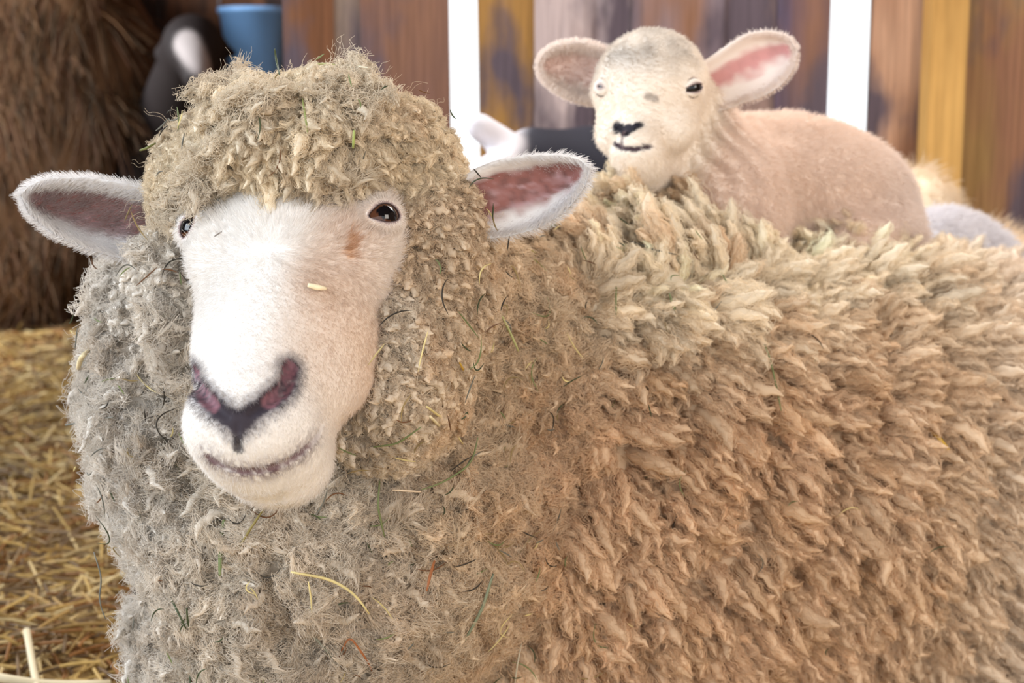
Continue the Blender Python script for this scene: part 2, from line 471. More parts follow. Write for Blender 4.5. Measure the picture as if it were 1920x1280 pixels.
#@SECTION locks
# ------------------------------------------------------------------ locks
def locks(root, n, flow, L, width, S, K, bend, crimp, freq, curl, taper, rad, jit=.25, noise=.3, flat=.75, shell=0., corew=.5):
    """one bundle of fibres per root. arrays of length N, S fibres each, K points each"""
    N = len(root); t = np.linspace(0, 1, K)
    e = lambda a: np.broadcast_to(np.asarray(a, float), (N,))
    L, width, bend, crimp, freq, curl = map(e, (L, width, bend, crimp, freq, curl))
    flow = norm(flow-n*(flow*n).sum(-1, keepdims=True))
    flow = norm(flow+rng.normal(0, noise, (N, 3))); flow = norm(flow-n*(flow*n).sum(-1, keepdims=True))
    side = np.cross(n, flow)
    # direction turns from the normal to the flow
    ang = (bend[:, None]*(.35+.65*t[None, :]**.8)*math.pi/2)
    cur = curl[:, None]*(t[None, :]**2)*rng.choice([-1, 1], N)[:, None]
    dr = np.cos(ang)[..., None]*n[:, None]+np.sin(ang)[..., None]*(flow[:, None]*np.cos(cur)[..., None]+side[:, None]*np.sin(cur)[..., None])
    st = L[:, None]/(K-1)
    cen = root[:, None]+np.concatenate([np.zeros((N, 1, 3)), np.cumsum(dr[:, :-1]*st[..., None], 1)], 1)
    b2 = norm(np.cross(dr, side[:, None]))
    ph = rng.random(N)*6.28
    wv = 2*math.pi*freq[:, None]*t[None]*L[:, None]+ph[:, None]
    env = np.minimum(1, t*3)[None, :]
    cen = cen+side[:, None]*(crimp[:, None]*np.sin(wv)*env)[..., None]+b2*(crimp[:, None]*.8*np.cos(wv)*env)[..., None]
    r = np.sqrt(shell+(1-shell)*rng.random((N, S, 1))); th = rng.random((N, S, 1))*6.28
    r = r*(1+.5*(rng.random((N, S, 1)) > .93))
    prof = np.sin(math.pi*(.22+.74*t))**taper
    lf = 1-.35*rng.random((N, S, 1))*(rng.random((N, S, 1)) > .3)       # fibres of unequal length
    off = r*prof[None, None]*width[:, None, None]
    tj = off[..., None]*(np.cos(th)[..., None]*side[:, None, None]/math.sqrt(flat)+math.sqrt(flat)*np.sin(th)[..., None]*b2[:, None])
    ts = t[None, None]*lf
    # evaluate centre at shortened parameter
    fi = ts*(K-1); i0 = np.clip(fi.astype(int), 0, K-2); ff = (fi-i0)[..., None]
    ar = np.arange(N)[:, None, None]
    pts = cen[ar, i0]*(1-ff)+cen[ar, i0+1]*ff+tj
    ph2 = rng.random((N, S, 1))*6.28
    fz = jit*width[:, None, None]*.35*np.sin(wv[:, None]*1.7+ph2)*t[None, None]
    pts = pts+fz[..., None]*side[:, None, None]+ (fz*np.cos(ph2*3))[..., None]*b2[:, None]
    R = np.broadcast_to(rad*(1-.45*t)[None], (N*S, K))
    ki = np.unique(np.linspace(0, K-1, min(K, 9)).astype(int)); G = 7
    an = np.arange(G)*2*math.pi/G
    rr_ = (prof[ki][None, :, None]*width[:, None, None]*corew)*(1+.15*rng.random((N, len(ki), G)))
    rr_[:, -1] *= .3
    cv = cen[:, ki][:, :, None]+rr_[..., None]*(np.cos(an)[None, None, :, None]*side[:, None, None]/math.sqrt(flat)+math.sqrt(flat)*np.sin(an)[None, None, :, None]*b2[:, ki][:, :, None])
    M = len(ki); base = np.arange(N)[:, None, None]*M*G; j = np.arange(M-1)[None, :, None]*G; g = np.arange(G)[None, None]; g2 = (g+1) % G
    cf = np.stack(np.broadcast_arrays(base+j+g, base+j+g2, base+j+G+g2, base+j+G+g), -1).reshape(-1, 4)
    return pts.reshape(N*S, K, 3), R, cv.reshape(-1, 3), cf

if not NOHAIR:
    DOWN = np.array([0, 0, -1.0])
    hd = lambda p: head(p)
    vis = lambda p, n: ((CAM-p)*n).sum(-1)/np.linalg.norm(CAM-p, axis=-1) > -.45
    parts_p, parts_r, parts_c, cores = [], [], [], []
    def add(root, flow, colr, S, K, tint=.07, **kw):
        g = grad(wool_raw if kw.pop('smooth', True) else wool, root, .004)
        g2 = grad(wool, root, .004); n = norm(g+g2*.6)
        k = vis(root, n); root = root[k]; n = n[k]; flow = flow[k]; colr = colr[k]
        kw = {a: (b[k] if isinstance(b, np.ndarray) else b) for a, b in kw.items()}
        core = kw.pop('core', True)
        p, r, cv, cf = locks(root-n*.004, n, flow, S=S, K=K, **kw)
        lc = np.clip(colr*(1+tint*rng.normal(0, 1, (len(root), 1))), 0, .95)
        c = np.repeat(lc, S, 0)
        cores.append((cv, cf, np.repeat(lc, len(cv)//len(root), 0)) if core else None)
        parts_p.append(p); parts_r.append(r); parts_c.append(np.clip(c, 0, .95))
    # masks on the wool base
    inframe = lambda p: 1.0
    def zone(p):
        tk = topknot(p) < .012; tr = trunk(p)-np.minimum(ruff(p), cheekwool(p)) < 0
        ck = (cheekwool(p) < .012) & ~tk
        return tk, ck, tr & ~tk & ~ck
    def frm(p):
        v = p-CAM; d = v@FW; x = (v@RT)/d*FPX+960; y = 640-(v@UP)/d*FPX
        return (x > -80) & (x < 2150) & (y < 1450) & (y > -50)
    clear = lambda p: head(p) > -.002
    # trunk
    def facing(p):
        g = grad(wool_raw, p, .004); return sstep(-.45, -.15, ((CAM-p)*g).sum(-1)/np.linalg.norm(CAM-p, axis=-1))
    def dz(i): return lambda p: (zone(p)[i] & frm(p) & clear(p)).astype(float)*facing(p)
    def noeye(p): return (np.linalg.norm(p-EYE[1]+FW*.02, axis=1) > .034) & (np.linalg.norm(p-EYE[0]+FW*.01-UP*.012, axis=1) > .050)
    def ruffz(p):
        a, b, c = zone(p); return (~a & ~b & ~c & frm(p) & clear(p)).astype(float)*facing(p)
    logn = lambda n, s=.35: np.clip(np.exp(rng.normal(0, s, n)), .45, 2.2)
    r = sample(WV, WF, 8600, lambda p: dz(2)(p)*(.3+.7*np.clip(bands(p)+.6, 0, 1)))
    fl = DOWN*.9+np.array([.3, .1, 0])+norm(r-P(820, 520, 1.45))*.9+.9*np.stack([vnoise(r, 9, 20+i)-.5 for i in range(3)], 1)
    up_part = sstep(.47, .56, r[:, 2])[:, None]
    fl = fl*(1-up_part)+np.array([-.25, -.3, .9])*up_part+.9*up_part*np.stack([vnoise(r, 12, 30+i)-.5 for i in range(3)], 1)
    sz = logn(len(r)); bn = np.clip(bands(r)+.6, 0, 1)
    add(r, fl, wool_tint(r), 38, 12, L=.043*sz**.5*(.42+.72*bn), width=.0070*sz, bend=.80+.3*(rng.random(len(r))-.5), crimp=.0017, freq=62., curl=1.0*rng.random(len(r)), taper=.62, rad=.00030, noise=.26, shell=.35, jit=.8)
    # ruff: matted
    r = sample(WV, WF, 5600, ruffz)
    fl = DOWN+1.9*np.stack([vnoise(r, 22, 40+i)-.5 for i in range(3)], 1); sz = logn(len(r), .32)
    add(r, fl, wool_tint(r), 34, 12, L=.030*sz**.7, width=.0066*sz, bend=.92, crimp=.0024, freq=58., curl=2.6*rng.random(len(r)), taper=.4, rad=.00026, noise=.7, jit=1.9, shell=.2, corew=.27)
    # cheeks: short and dense
    r = sample(WV, WF, 6500, lambda p: dz(1)(p)*noeye(p)); sz = logn(len(r), .4)
    fl = DOWN*.8+.9*np.stack([vnoise(r, 30, 50+i)-.5 for i in range(3)], 1)+RT*.3
    add(r, fl, wool_tint(r), 22, 9, L=.015*sz**.7, width=.0042*sz, bend=.8, crimp=.0013, freq=120., curl=1.6*rng.random(len(r)), taper=.4, rad=.00024, noise=.6, jit=1.1, shell=.3, corew=.42)
    # topknot: hanging ringlets over the forehead
    r = sample(WV, WF, 2500, lambda p: dz(0)(p)*noeye(p)); sz = logn(len(r), .3)
    k = (r-P(540, 290, 1.20)); fr = sstep(.085, .03, np.linalg.norm(k*np.array([.8, .8, 1.3]), axis=1))
    fl = DOWN*(.5+.8*fr[:, None])+1.2*(1-.7*fr[:, None])*np.stack([vnoise(r, 25, 60+i)-.5 for i in range(3)], 1)-np.array([0, .3, 0])
    add(r, fl, wool_tint(r), 44, 18, L=(.018+.022*fr)*sz**.5, width=.0043*sz, bend=.85, crimp=.0020*(1-.2*fr), freq=78., curl=1.8*rng.random(len(r))*(1-.7*fr), taper=.4, rad=.00022, noise=.4-.0, jit=.8, shell=.3, corew=.5)
    # flyaway fibres
    r = sample(WV, WF, 9000, lambda p: (frm(p) & clear(p)).astype(float))
    add(r, rng.normal(0, 1, r.shape), wool_tint(r)*1.1, 2, 9, L=.030*(.5+rng.random(len(r))), width=.004, bend=.5, crimp=.002, freq=50., curl=2.*rng.random(len(r)), taper=.2, rad=.00016, noise=.6, jit=1.2, core=False)
    Ks = sorted({p.shape[1] for p in parts_p})
    for i, (p, rr, c) in enumerate(zip(parts_p, parts_r, parts_c)):
        nm = ['fleece', 'neck_wool', 'cheek_wool', 'forelock', 'loose_wool'][i]
        if cores[i] is None: curves_obj(nm, p, rr, c, M_wool, ewe); continue
        cv, cf, cc = cores[i]; ob = mesh_obj(nm, cv, cf, M_skin, ewe, cc)
        o = curves_obj('wool_fibre', p, rr, c, M_wool); o.parent = ob; o.matrix_parent_inverse = ob.matrix_parent_inverse @ __import__('mathutils').Matrix.Identity(4); o.matrix_parent_inverse.identity()
    # short face fur
    def facez(p):
        dn = np.minimum(poly_dist(p, NR), poly_dist(p, NL))
        e = np.min([np.linalg.norm(p-c, axis=1) for c in EYE], 0)
        return ((wool(p) > -.004) & (dn > .007) & (poly_dist(p, MO) > .0028) & (e > .024)).astype(float)
    def fur(V, F, fn, n, flowf, L, colf, dens, rad=.00020, bend=.78, K=5):
        r = sample(V, F, n, dens); nn = grad(fn, r, .0015)
        k = ((CAM-r)*nn).sum(-1) > -.25; r = r[k]; nn = nn[k]
        fl = flowf(r); fl = norm(fl-nn*(fl*nn).sum(-1, keepdims=True)); Lr = (L(r) if callable(L) else L)*(.6+.8*rng.random(len(r)))
        fl = norm(fl+rng.normal(0, .22, fl.shape)); b = np.clip(bend+rng.normal(0, .06, len(r)), 0, 1)
        t = np.linspace(0, 1, K); a = b[:, None]*(.6+.4*t[None])*math.pi/2
        d = np.cos(a)[..., None]*nn[:, None]+np.sin(a)[..., None]*fl[:, None]
        pts = (r-nn*.0008)[:, None]+np.concatenate([np.zeros((len(r), 1, 3)), np.cumsum(d[:, 1:], 1)], 1)*(Lr[:, None, None]/(K-1))
        R = np.broadcast_to(rad*(1-.75*t)[None], (len(r), K))
        return pts, R, colf(r)
    def fflow(p):
        q = H.loc(p)
        up = -H.f*sstep(.05, .0, q[:, 1])[:, None]+H.f*sstep(.03, .10, q[:, 1])[:, None]*.9
        return up+H.l*np.tanh(q[:, :1]/.03)*.55+H.d*(-.2)
    def flen(p):
        q = H.loc(p); return .0042+.005*sstep(.12, .0, q[:, 1])+.003*sstep(-.10, -.14, q[:, 2])
    pts, R, c = fur(HV, HF, head, 90000, fflow, flen, face_color, facez)
    curves_obj('face_fur', pts, R, c, M_fur, ewe)
    for lid in LIDS:
        V = np.array([v.co[:] for v in lid.data.vertices])+np.array(ewe.location)*0
        Fq = np.array([f.vertices[:] for f in lid.data.polygons])[72:72*14]
        cen = V[:72].mean(0); r = sample(V, Fq, 3400); out = norm(r-cen)
        c0 = EYE[LIDS.index(lid)]; nn = norm(r-c0)
        t = np.linspace(0, 1, 5); fl = norm(out-nn*(out*nn).sum(-1, keepdims=True)+rng.normal(0, .25, r.shape))
        d = norm(nn[:, None]*(.45-.25*t[None, :, None])+fl[:, None]); Lr = .0055*(.5+rng.random(len(r)))
        pts = r[:, None]+np.concatenate([np.zeros((len(r), 1, 3)), np.cumsum(d[:, 1:], 1)], 1)*(Lr[:, None, None]/4)
        o = curves_obj('eyelid_fur', pts, np.broadcast_to(.0002*(1-.7*t), (len(r), 5)), face_color(r), M_fur, None); o.parent = lid
    # ear fur
    for ob, V, F, C, col in ears:
        ep, er, ec = [], [], []
        T = np.concatenate([F[:, [0,1,2]], F[:, [0,2,3]]])
        a, b, cc = V[T[:,0]], V[T[:,1]], V[T[:,2]]
        A = np.linalg.norm(np.cross(b-a, cc-a), axis=1); kk = C[T[:, 0], 0]
        A = A*(1-.35*kk)
        i = np.searchsorted(np.cumsum(A), rng.random(19000)*A.sum()); i = np.minimum(i, len(T)-1)
        u = rng.random((len(i), 2)); f = u.sum(1) > 1; u[f] = 1-u[f]
        r = a[i]+(b-a)[i]*u[:, :1]+(cc-a)[i]*u[:, 1:]; nn = norm(np.cross(b-a, cc-a))[i]
        tipd = norm(V[40*23+11]-V[11]); fl = norm(tipd+rng.normal(0, .3, r.shape)+np.array([0, 0, -.5])); fl = norm(fl-nn*(fl*nn).sum(-1, keepdims=True))
        Lr = .007*(.5+rng.random(len(r))); t = np.linspace(0, 1, 5)
        an = (.55+.15*rng.random(len(r)))[:, None]*(.7+.3*t[None])*math.pi/2
        d = np.cos(an)[..., None]*nn[:, None]+np.sin(an)[..., None]*fl[:, None]
        pts = r[:, None]+np.concatenate([np.zeros((len(r), 1, 3)), np.cumsum(d[:, 1:], 1)], 1)*(Lr[:, None, None]/4)
        o = curves_obj('ear_fur', pts, np.broadcast_to(.0002*(1-.7*t), (len(r), 5)), col[T[i, 0]]*.6+EDG*.4*(1-.3*C[T[i,0],:1]), M_fur, None)
        o.parent = ob

#@SECTION lamb
LB = Frame(P(1207, 165, 1.66), (-.26, -.52, .80), (.95, .02, .30))
def lamb_head_raw(q):
    x = np.abs(q[..., 0]); qs = np.stack([x, q[..., 1], q[..., 2]], -1)
    s = ell(q, (0, -.036, -.015), (.067, .072, .068))
    s = smin(s, cone(q, (0, .01, -.035), (0, .074, -.045), .035, .025), .028)
    s = smin(s, ell(q, (0, .082, -.048), (.027, .018, .020)), .016)
    s = smin(s, ell(q, (0, .078, -.064), (.028, .020, .016)), .01)
    s = smin(s, cone(q, (0, .0, -.085), (0, .064, -.080), .043, .022), .022)
    s = smin(s, ell(qs, (.042, -.006, -.004), (.022, .016, .016)), .012)
    s = smin(s, ell(qs, (.036, .022, -.045), (.022, .030, .022)), .02)
    return s
lamb_hr = lambda p: lamb_head_raw(LB.loc(p))
on_lamb = lambda pts: trace(lamb_hr, [a for a, b in pts], [b for a, b in pts], 1.3)
LN = on_lamb([(1155, 236), (1166, 243), (1174, 250), (1184, 243), (1195, 235)])
LNC = on_lamb([(1175, 241)])[0]
LM = on_lamb([(1150, 268), (1165, 277), (1190, 280), (1218, 274)])
LP_ = on_lamb([(1170, 248), (1166, 274)])
LEL = on_lamb([(1213, 180), (1228, 184)])
LSL = [on_lamb([(1282, 170), (1296, 162), (1308, 158), (1320, 168)]), on_lamb([(1130, 158), (1134, 166)])]
def lamb_sdf(p):
    s = lamb_hr(p)
    s = smax(s, -groove(p, LM, .0018), .002)
    b = smin(cone(p, P(1290, 215, 1.74), P(1330, 350, 1.76), .050, .072), ell(p, P(1350, 400, 1.77), (.085, .10, .10)), .04)
    b = smin(b, ell(p, P(1460, 345, 1.84), (.125, .095, .088)), .05)
    b = smin(b, ell(p, P(1590, 395, 1.87), (.088, .088, .080)), .06)
    b = smin(b, cone(p, P(1680, 460, 1.80), P(1590, 470, 1.74), .036, .022), .05)
    b = smin(b, cone(p, P(1420, 420, 1.72), P(1320, 440, 1.66), .030, .018), .02)
    s = smin(s, b, .02)
    m = np.abs(s) < .02
    if m.any():
        q = p[m]; ax = norm(P(1330, 350, 1.76)-P(1290, 215, 1.74)); s = s.copy()
        nk = sstep(.12, .03, poly_dist(q, [P(1310, 230, 1.72), P(1330, 370, 1.74)]))*sstep(.0, .02, lamb_hr(q))
        s[m] -= nk*.0028*np.sin(((q-P(1300, 200, 1.7))@norm(RT*.8+UP*.5)+.03*vnoise(q, 14))*2*math.pi/.022)+.005*(vnoise(q, 26, 5)-.5)*sstep(0, .02, lamb_hr(q))
    return s
LV, LF = surface_net(lamb_sdf, (.03, 1.40, .42), (.62, 2.05, .93), .0032)
lamb = empty('lamb', P(1450, 450, 1.8)); tag(lamb, 'cream lamb with pink-lined upright ears and half closed eyes, lying on the big ewe\'s back', 'lamb')
def lamb_color(p):
    c = np.tile(srgb(248, 238, 226), (len(p), 1)); q = LB.loc(p)
    bl = lambda c, col, m: c+(np.asarray(col)-c)*np.clip(m, 0, 1)[:, None]
    body = sstep(.012, .04, lamb_hr(p))
    c = bl(c, srgb(238, 218, 204), .8*body)
    c = bl(c, srgb(214, 204, 200), sstep(.42, .62, p[:, 0])*body)
    c = bl(c, srgb(176, 166, 156), .75*(.2+.9*vnoise(p, 70, 3))*sstep(.0, .05, q[:, 2]-.3*q[:, 1])*(1-body))
    dn = poly_dist(p, LN); c = bl(c, srgb(44, 42, 52), sstep(.0072, .0045, np.minimum(dn, np.linalg.norm(p-LNC, axis=1)-.0025)+.002*(vnoise(p, 400)-.5)))
    c = bl(c, srgb(70, 55, 62), sstep(.0038, .002, poly_dist(p, LM)))
    c = bl(c, srgb(110, 90, 92), .8*sstep(.0035, .0015, poly_dist(p, LP_)))
    c = bl(c, srgb(150, 136, 126), .6*sstep(.006, .002, poly_dist(p, LEL)))
    return c
mesh_obj('body', LV, LF, M_skin, lamb, lamb_color(LV))
for k, (px, py, a, b, tl) in enumerate([(1303, 166, 1.15, .31, .3), (1127, 164, .22, .05, -.3)]):
    c = on_lamb([(px, py)])[0]; n = grad(lamb_hr, c[None])[0]
    ax = norm(n*.8-FW*.4); up = UP
    ball(c-n*.0075, .0130, ax, (40, 30, 30), 'eye', lamb, up, .9, .9)
    eyelid(c-n*.0075, .0130, ax, up, a, b, tl, lamb, srgb(240, 230, 218), rim=((60, 50, 50) if k == 0 else (206, 190, 180)), th=.0012, outer=1.3)
LINP = srgb(224, 200, 190); LEDG = srgb(240, 228, 220)
lears = [ear_mesh('ear', [(1172, 108), (1145, 94), (1118, 83), (1085, 76), (1045, 82), (1018, 98), (1008, 122)],
    [(1165, 185), (1140, 191), (1110, 196), (1075, 188), (1040, 170), (1015, 148), (1008, 122)], 1.72, 1.70, .022, lamb, LINP, LEDG, thick=.006, rimw=.2, mott_amt=.0),
    ear_mesh('ear', [(1308, 122), (1345, 97), (1372, 79), (1400, 62), (1440, 56), (1478, 66), (1496, 95)],
    [(1335, 212), (1370, 203), (1395, 192), (1430, 182), (1465, 160), (1488, 130), (1496, 95)], 1.70, 1.68, .022, lamb, srgb(206, 150, 148), LEDG, thick=.006, rimw=.26, lowband=.42, mott_amt=.1)]
if not NOHAIR:
    def lz(p):
        return ((np.linalg.norm(p-LNC, axis=1) > .009) & (poly_dist(p, LM) > .003)&(poly_dist(p, LSL[0]) > .004)).astype(float)
    pts, R, c = fur(LV, LF, lamb_sdf, 130000, lambda p: np.tile(np.array([.5, .1, -.6]), (len(p), 1))+1.2*np.stack([vnoise(p, 40, 70+i)-.5 for i in range(3)], 1),
        lambda p: .005+.005*sstep(0, .03, lamb_hr(p)), lamb_color, lz, rad=.0003, bend=.62)
    curves_obj('coat', pts, R, c, M_fur, lamb)
    for ob, V, F, C, col in lears:
        T = np.concatenate([F[:, [0,1,2]], F[:, [0,2,3]]]); a, b, cc = V[T[:,0]], V[T[:,1]], V[T[:,2]]
        A = np.linalg.norm(np.cross(b-a, cc-a), axis=1)*(1-.6*C[T[:, 0], 0])
        i = np.minimum(np.searchsorted(np.cumsum(A), rng.random(9000)*A.sum()), len(T)-1); u = rng.random((len(i), 2)); f = u.sum(1) > 1; u[f] = 1-u[f]
        r = a[i]+(b-a)[i]*u[:, :1]+(cc-a)[i]*u[:, 1:]; nn = norm(np.cross(b-a, cc-a))[i]
        t = np.linspace(0, 1, 5); fl = norm(rng.normal(0, 1, r.shape)); d = norm(nn[:, None]+fl[:, None]*(.3+.5*t[None, :, None]))
        pts = r[:, None]+np.concatenate([np.zeros((len(r), 1, 3)), np.cumsum(d[:, 1:], 1)], 1)*.0065/4
        o = curves_obj('ear_fur', pts, np.broadcast_to(.0003*(1-.7*t), (len(r), 5)), col[T[i, 0]], M_fur, None); o.parent = ob

#@SECTION room
# ------------------------------------------------------------------ barn
def wood_mat(name, dark, rust, scale=1.0, amt=.75):
    m = bpy.data.materials.new(name); m.use_nodes = True; nt = m.node_tree; N = nt.nodes; b = N['Principled BSDF']
    b.inputs['Roughness'].default_value = .8; b.inputs['Specular IOR Level'].default_value = .2
    tc = N.new('ShaderNodeTexCoord'); a = N.new('ShaderNodeAttribute'); a.attribute_name = 'col'
    def noise(sx, sz, sc, det=4, off=0):
        mp = N.new('ShaderNodeMapping'); mp.inputs['Scale'].default_value = (sx, sx, sz); mp.inputs['Location'].default_value = (off, off, off)
        n = N.new('ShaderNodeTexNoise'); n.inputs['Scale'].default_value = sc*scale; n.inputs['Detail'].default_value = det
        nt.links.new(tc.outputs['Object'], mp.inputs[0]); nt.links.new(mp.outputs[0], n.inputs['Vector']); return n
    def ramp(n, lo, hi):
        r = N.new('ShaderNodeMapRange'); r.inputs[1].default_value = lo; r.inputs[2].default_value = hi
        nt.links.new(n.outputs[0], r.inputs[0]); return r
    def mix(c1, c2, f):
        x = N.new('ShaderNodeMix'); x.data_type = 'RGBA'
        nt.links.new(f.outputs[0], x.inputs[0])
        (nt.links.new(c1, x.inputs[6]) if not isinstance(c1, tuple) else None)
        x.inputs[7].default_value = (*c2, 1); return x.outputs[2]
    c = mix(a.outputs['Color'], tuple(rust), ramp(noise(1, .35, 5, 3), .50, .66))
    c = mix(c, tuple(dark), ramp(noise(1, .45, 6.5, 4, 7.3), .49, .62))
    g = noise(14, .6, 9, 5, 3.1)
    hs = N.new('ShaderNodeVectorMath'); hs.operation = 'SCALE'; nt.links.new(c, hs.inputs[0])
    gm = N.new('ShaderNodeMapRange'); gm.inputs[1].default_value = .3; gm.inputs[2].default_value = .7; gm.inputs[3].default_value = .78; gm.inputs[4].default_value = 1.15
    nt.links.new(g.outputs[0], gm.inputs[0]); nt.links.new(gm.outputs[0], hs.inputs['Scale']); nt.links.new(hs.outputs[0], b.inputs['Base Color'])
    bp = N.new('ShaderNodeBump'); bp.inputs['Strength'].default_value = .5; bp.inputs['Distance'].default_value = .004
    nt.links.new(g.outputs[0], bp.inputs['Height']); nt.links.new(bp.outputs[0], b.inputs['Normal'])
    return m
M_wood = wood_mat('weathered_boards', srgb(92, 80, 88), srgb(136, 98, 76))
M_dark = wood_mat('dark_boards', srgb(52, 40, 36), srgb(92, 62, 44))
def board(V, F, C, x0, x1, y, z0, z1, th, col, lean=0.0):
    n = len(V); x = [x0, x1]
    for zz, dx in ((z0, 0), (z1, lean)):
        for a, b in ((x0, y), (x1, y), (x1, y+th), (x0, y+th)): V.append((a+dx, b, zz))
    F += [(n+a, n+b, n+c, n+d) for a, b, c, d in ((0,1,5,4),(1,2,6,5),(2,3,7,6),(3,0,4,7),(4,5,6,7),(3,2,1,0))]
    C += [col]*8
def px2x(px, y): return (px-960)/FPX*(y*math.cos(PITCH)+.0)
YW = 3.05
V, F, C = [], [], []
bd = [(545, 618, (112, 74, 50)), (620, 694, (134, 116, 104)), (696, 850, (122, 90, 78)), (906, 1012, (158, 118, 66)), (1014, 1100, (184, 166, 164)),
      (1103, 1192, (186, 172, 174)), (1195, 1345, (138, 122, 128)), (1347, 1460, (140, 116, 108)), (1462, 1550, (84, 74, 94)),
      (1632, 1738, (190, 152, 126)), (1800, 1935, (148, 118, 76)), (1938, 2080, (150, 112, 80)), (2083, 2240, (140, 110, 90)), (2244, 2400, (150, 116, 84))]
for k, (a, b, c) in enumerate(bd):
    ln = -.02 if k == 2 else (-.03 if k == 3 else rng.normal(0, .003))
    e0 = 0 if k in (3, 9) else .012; e1 = 0 if k in (2, 8) else .012
    board(V, F, C, px2x(a, YW)-e0, px2x(b, YW)+e1, YW+.012*(k % 2), -.02, 2.35, .025, srgb(*c), ln)
o = mesh_obj('wall_back', V, F, M_wood, None, np.array(C), smooth=False); o['kind'] = 'structure'
V, F, C = [], [], []
board(V, F, C, px2x(1734, YW-.05), px2x(1803, YW-.05), YW-.065, -.02, 2.35, .062, srgb(198, 156, 92))
M_post = wood_mat('new_timber', srgb(176, 134, 76), srgb(200, 158, 96), .6)
o = mesh_obj('trim_1', V, F, M_post, None, np.array(C), smooth=False); o['kind'] = 'structure'
def plain_wall(name, a, b, z0, z1, m, col, th=.04, bw=.17):
    V, F, C = [], [], []; a = np.array(a, float); b = np.array(b, float); L = np.linalg.norm(b-a); n = max(1, int(L/bw)); d = (b-a)/L; nn = np.array([-d[1], d[0]])*th
    for i in range(n):
        p, q = a+d*L*i/n, a+d*(L*(i+1)/n-.003); k = len(V)
        for zz in (z0, z1):
            for r in (p, q, q+nn, p+nn): V.append((r[0], r[1], zz))
        F += [(k+e, k+f, k+g, k+h) for e, f, g, h in ((0,1,5,4),(1,2,6,5),(2,3,7,6),(3,0,4,7),(4,5,6,7),(3,2,1,0))]
        C += [np.asarray(col)*(.8+.4*rng.random())]*8
    o = mesh_obj(name, V, F, m, None, np.array(C), smooth=False); o['kind'] = 'structure'; return o
XL = px2x(545, YW)
plain_wall('wall_back_left', (-4.2, 5.6), (XL, 5.6), -.02, 2.35, M_dark, srgb(110, 74, 52))
plain_wall('wall_partition', (XL, 5.6), (XL, YW), -.02, 2.35, M_dark, srgb(110, 80, 60))
plain_wall('wall_left', (-4.2, 5.6), (-4.2, -2.5), -.02, 2.35, M_dark, srgb(120, 96, 76))
plain_wall('wall_right', (2.6, YW), (2.6, -2.5), -.02, 2.35, M_dark, srgb(140, 112, 86))
V = [(-4.3, -2.6, 2.35), (2.7, -2.6, 2.35), (2.7, 5.7, 2.35), (-4.3, 5.7, 2.35)]
o = mesh_obj('ceiling', V+[(a, b, c+.05) for a, b, c in V], [(3,2,1,0), (4,5,6,7), (0,1,5,4), (1,2,6,5), (2,3,7,6), (3,0,4,7)], M_dark, None, np.tile(srgb(96, 76, 58), (8, 1)), smooth=False); o['kind'] = 'structure'
# floor
nx, ny = 180, 200
gx, gy = np.meshgrid(np.linspace(-4.3, 2.7, nx), np.linspace(-2.6, 5.7, ny), indexing='ij')
gp = np.stack([gx, gy, 0*gx], -1).reshape(-1, 3)
gz = .05*(vnoise(gp, 2.2)-.5)+.03*(vnoise(gp, 7)-.5)
gz = gz-.03
gp[:, 2] = gz
idx = np.arange(nx*ny).reshape(nx, ny)
Fq = np.stack([idx[:-1, :-1], idx[1:, :-1], idx[1:, 1:], idx[:-1, 1:]], -1).reshape(-1, 4)
n1 = vnoise(gp, 3.1, 5)[:, None]
fc = srgb(150, 132, 108)*(1-n1)+srgb(196, 160, 98)*n1
o = mesh_obj('floor', gp, Fq, M_skin, None, fc); o['kind'] = 'structure'
def fz(x, y):
    p = np.stack([x, y, 0*x], -1); return .05*(vnoise(p, 2.2)-.5)+.03*(vnoise(p, 7)-.5)-.03
# straw bedding
def straw(n, xr, yr, L, rad, cols, name, z=.0, tilt=.25):
    x = rng.uniform(*xr, n); y = yr[0]+(yr[1]-yr[0])*rng.random(n)
    a = rng.random(n)*6.28; e = rng.normal(0, tilt, n); d = np.stack([np.cos(a)*np.cos(e), np.sin(a)*np.cos(e), np.sin(e)], -1)
    Ls = L*(.4+rng.random(n)); t = np.linspace(-.5, .5, 4)
    c = np.stack([x, y, fz(x, y)+z+.035*rng.random(n)], -1)
    pts = c[:, None]+d[:, None]*(t[None, :]*Ls[:, None])[..., None]+np.array([0, 0, 1])*(-(t**2))[None, :, None]*Ls[:, None, None]*.3*rng.random((n, 1, 1))
    pts[..., 2] = np.maximum(pts[..., 2], fz(pts[..., 0], pts[..., 1])+.002)
    cc = np.array(cols)[rng.integers(0, len(cols), n)]
    pat = vnoise(c*np.array([1, 1, 0]), 1.7, 9)[:, None]
    cc = cc*(.45+.65*pat)
    o = curves_obj(name, pts, np.full((n, 4), rad), cc, M_hay)
    return tag(o, 'golden straw bedding scattered over the barn floor', 'straw', kind='stuff')
straw(42000, (-2.8, .0), (1.3, 5.5), .11, .0022, [srgb(206, 172, 104), srgb(176, 142, 84), srgb(222, 196, 142), srgb(150, 122, 84), srgb(150, 104, 58), srgb(128, 104, 76)], 'straw_bedding')

